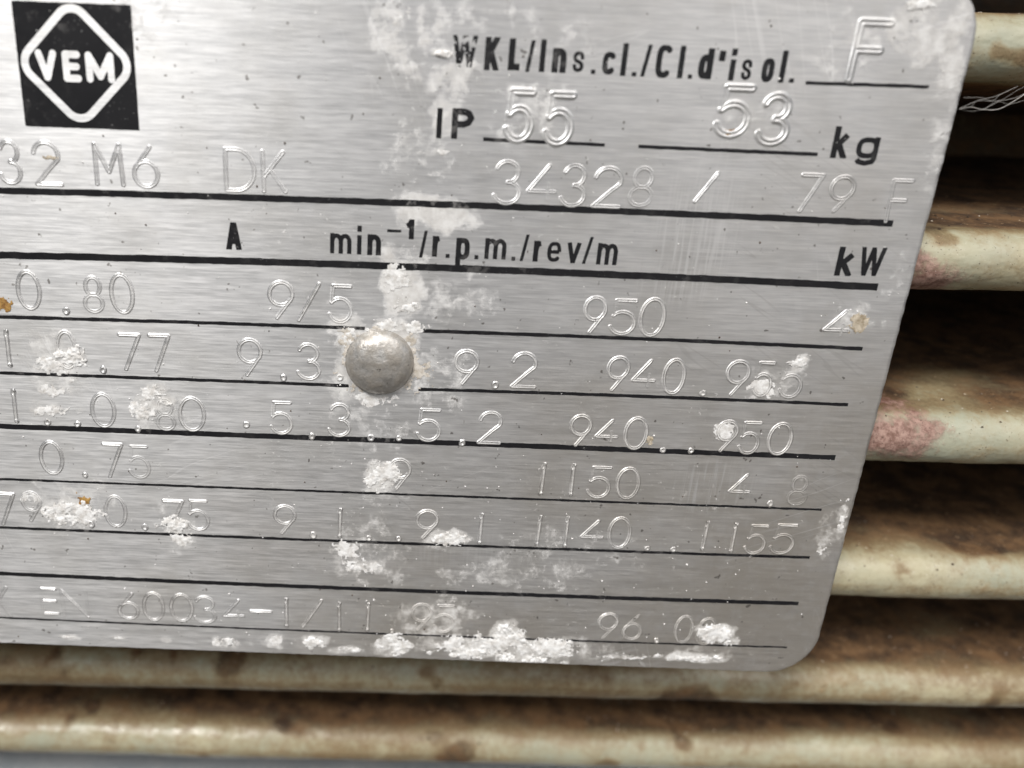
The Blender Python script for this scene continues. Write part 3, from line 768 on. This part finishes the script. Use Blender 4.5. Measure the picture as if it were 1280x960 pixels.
link('rivet', dome(rx, rz, 2.9, 1.4), M_RIVET, plate, POFF)

# ---- mineral crust
def crust(px, py, rpx, rpz, H, mat, seed, thr=.0, rough=1.0, step=.075, hole=None, name='mineral_crust'):
    cx, cz = on_plate(px, py); x2, _ = on_plate(px + rpx, py); _, z2 = on_plate(px, py + rpz)
    ax, az = abs(x2 - cx), abs(z2 - cz); e = 1.5
    xs = np.arange(cx - ax * e, cx + ax * e, step); zs = np.arange(cz - az * e, cz + az * e, step)
    X, Z = np.meshgrid(xs, zs)
    q = ((X - cx) / ax) ** 2 + ((Z - cz) / az) ** 2
    n1 = fbm(X * .9 + seed, Z * .9, None, 4, 701 + seed); n2 = fbm(X * 1.9, Z * 1.9 + seed, None, 3, 731 + seed)
    gq = 1 - q + (n1 - .5) * 2.8 * rough + (n2 - .5) * .9 * rough + (fbm(X * 4.5, Z * 4.5, None, 3, 761 + seed) - .5) * 1.7 * rough - thr - .12
    Hh = .26 * H * np.clip(gq, 0, 1) * (.35 + 1.1 * n2) + .02
    edge = gq <= 0.06; Hh = np.where(edge, .018, Hh)
    keep = gq > 0
    if hole: keep &= np.hypot(X - hole[0], Z - hole[1]) > hole[2]
    keep &= (Z > ZB + .05 + .12 * n2) & (X < XR - .1) & ~((X > XR - CR) & (Z < ZB + CR) & (np.hypot(X - XR + CR, Z - ZB - CR) > CR - .1))
    kc = keep[:-1, :-1] & keep[:-1, 1:] & keep[1:, 1:] & keep[1:, :-1]
    f = grid_faces(len(zs), len(xs), kc)
    if len(f) < 4: return
    used = np.unique(f); remap = np.zeros(X.size, int); remap[used] = np.arange(len(used))
    P = np.stack([X.ravel()[used], -Hh.ravel()[used], Z.ravel()[used]], -1)
    link(name, mesh(name, P * MM, remap[f], True), mat, plate, POFF)
for ci, (a, b, c, d, H, th) in enumerate(CRUSTS): crust(a, b, c, d, H, M_CRUST, ci * 3, thr=th)
hole = (rx, rz, 2.94)
for ci, (a, b, c, d, H, th) in enumerate([(474, 452, 52, 50, .16, .35), (445, 425, 30, 20, .2, .3), (500, 408, 34, 9, .25, .1), (520, 465, 24, 30, .06, .4), (470, 500, 40, 12, .10, .4)]):
    crust(a, b, c, d, H, M_BEIGE if ci in (0, 3) else M_CRUST, 200 + ci * 3, thr=th, hole=hole)
crust(1074, 401, 22, 13, .16, M_TAN, 301, thr=.2); crust(812, 552, 7, 6, .2, M_TAN, 305, thr=.1); crust(103, 622, 10, 8, .2, M_OCHRE, 309, thr=.25, rough=1.4)
crust(6, 379, 12, 11, .12, M_OCHRE, 313, thr=.45, rough=1.5); crust(908, 165, 9, 7, .1, M_OCHRE, 317, thr=.5, rough=1.3); crust(62, 197, 12, 3, .12, M_TAN, 321, thr=.1)

# ---- scattered specks of grit stuck to the plate
def grains(name, spots, mat, parent, off, seed):
    rnd = random.Random(seed); V, Fc = [], []
    for (x, y, z, r) in spots:
        b = len(V); k = 5; ph = rnd.random() * 6
        for ring, (rr, hh) in enumerate(((1, 0), (.75, .6))):
            for j in range(k):
                a = ph + 2 * math.pi * j / k; q = r * rr * rnd.uniform(.6, 1.25)
                V.append((x + q * math.cos(a), y - r * hh, z + q * math.sin(a)))
        V.append((x, y - r * .85, z))
        for j in range(k):
            Fc.append((b + j, b + (j + 1) % k, b + k + (j + 1) % k, b + k + j)); Fc.append((b + k + j, b + k + (j + 1) % k, b + 2 * k))
    V = np.array(V)
    o = link(name, mesh(name, V * MM, Fc, False), mat, parent, off); o['kind'] = 'stuff'; return o
rnd = random.Random(5); sp = []
while len(sp) < 600:
    x, z = rnd.uniform(-52, 31.5), rnd.uniform(-29, 31)
    s = float(stain_at(np.array([x]), np.array([z]))[0])
    if rnd.random() < .10 + s * .9 + (.25 if z < -8 and -22 < x < 24 else 0): sp.append((x, 0, z, abs(rnd.gauss(0, .03)) + .022))
grains('mineral_specks', sp, M_CRUST, plate, POFF, 6)
sp = [(rnd.uniform(-52, 31), 0, rnd.uniform(-29, 31), rnd.uniform(.03, .10)) for _ in range(70)]
grains('dirt_specks', sp, M_DARKGRAIN, plate, POFF, 7)

# ---- grit lying on the fins
def fin_grit(n, mat, name, seed, big):
    rnd = random.Random(seed); spots = []
    while len(spots) < n:
        yc, zc = rnd.choice(NOSES[1:]); s = rnd.uniform(-2.2, 9); x = rnd.uniform(-110, 49)
        if s > 0: z = zc + RAD + s * math.tan(math.radians(4)) * 1.3
        else: z = zc + math.sqrt(max(RAD ** 2 - s * s, 0))
        spots.append((x, yc + s, z - .03, rnd.uniform(*big)))
    V, Fc = [], []
    for (x, y, z, r) in spots:
        b = len(V); ph = rnd.random() * 6
        for j in range(4):
            a = ph + math.pi / 2 * j; q = r * rnd.uniform(.6, 1.3); V.append((x + q * math.cos(a), y + q * math.sin(a), z))
        V.append((x, y, z + r * rnd.uniform(.5, 1.0)))
        for j in range(4): Fc.append((b + j, b + (j + 1) % 4, b + 4))
    V = np.array(V) * MM; V[:, 2] -= PIV.z
    o = link(name, mesh(name, V, Fc, False), mat, motor, MOFF); o['kind'] = 'stuff'
fin_grit(1500, M_GRAIN, 'pale_grit', 21, (.05, .14)); fin_grit(900, M_DARKGRAIN, 'dark_grit', 22, (.05, .20))

# ------------------------------------------------------------------ cobweb between the plate's rim and the upper fins
def strand(pts, r, V, Fc, n=5, sub=10):
    P = spline(pts, sub); b = len(V)
    for i, p in enumerate(P):
        t = P[min(i + 1, len(P) - 1)] - P[max(i - 1, 0)]; t /= np.linalg.norm(t) + 1e-9
        u = np.cross(t, (0.2, .9, .3)); u /= np.linalg.norm(u) + 1e-9; w = np.cross(t, u)
        for j in range(n):
            a = 2 * math.pi * j / n; V.append(p + r * (u * math.cos(a) + w * math.sin(a)))
    for i in range(len(P) - 1):
        for j in range(n): Fc.append((b + i * n + j, b + i * n + (j + 1) % n, b + (i + 1) * n + (j + 1) % n, b + (i + 1) * n + j))
web = thing('cobweb', 'fine pale cobweb strands between the plate rim and the rusty fins', 'cobweb', PLACE @ Matrix.Translation(Vector((.033, .004, .020))))
V, Fc = [], []
def W3(px, py, Y):
    x, z = on_plate(px, py, Y * MM); return np.array([x, Y, z])
strand([W3(1199, 136, .9), W3(1214, 134, 2.2), W3(1230, 137, 3.0), W3(1252, 135, 4.0), W3(1285, 115, 5.2)], .022, V, Fc)
strand([W3(1199, 136, .9), W3(1222, 126, 2.4), W3(1245, 120, 3.6), W3(1272, 108, 4.8)], .012, V, Fc)
strand([W3(1205, 122, 1.0), W3(1226, 122, 2.6), W3(1240, 126, 3.4), W3(1262, 124, 4.4), W3(1285, 116, 5.2)], .010, V, Fc)
strand([W3(1214, 134, 2.2), W3(1222, 126, 2.4), W3(1240, 126, 3.4), W3(1250, 118, 4.2)], .009, V, Fc)
strand([W3(1230, 137, 3.0), W3(1246, 127, 3.5), W3(1262, 130, 4.2), W3(1285, 124, 5.0)], .008, V, Fc)
strand([W3(1199, 136, .9), W3(1218, 139, 2.6), W3(1241, 131, 3.4), W3(1285, 105, 5.4)], .007, V, Fc)
wv = np.array(V) * MM - np.array((.033, .004, .020))
link('strand', mesh('strand', wv, Fc, True), M_SILK, web)
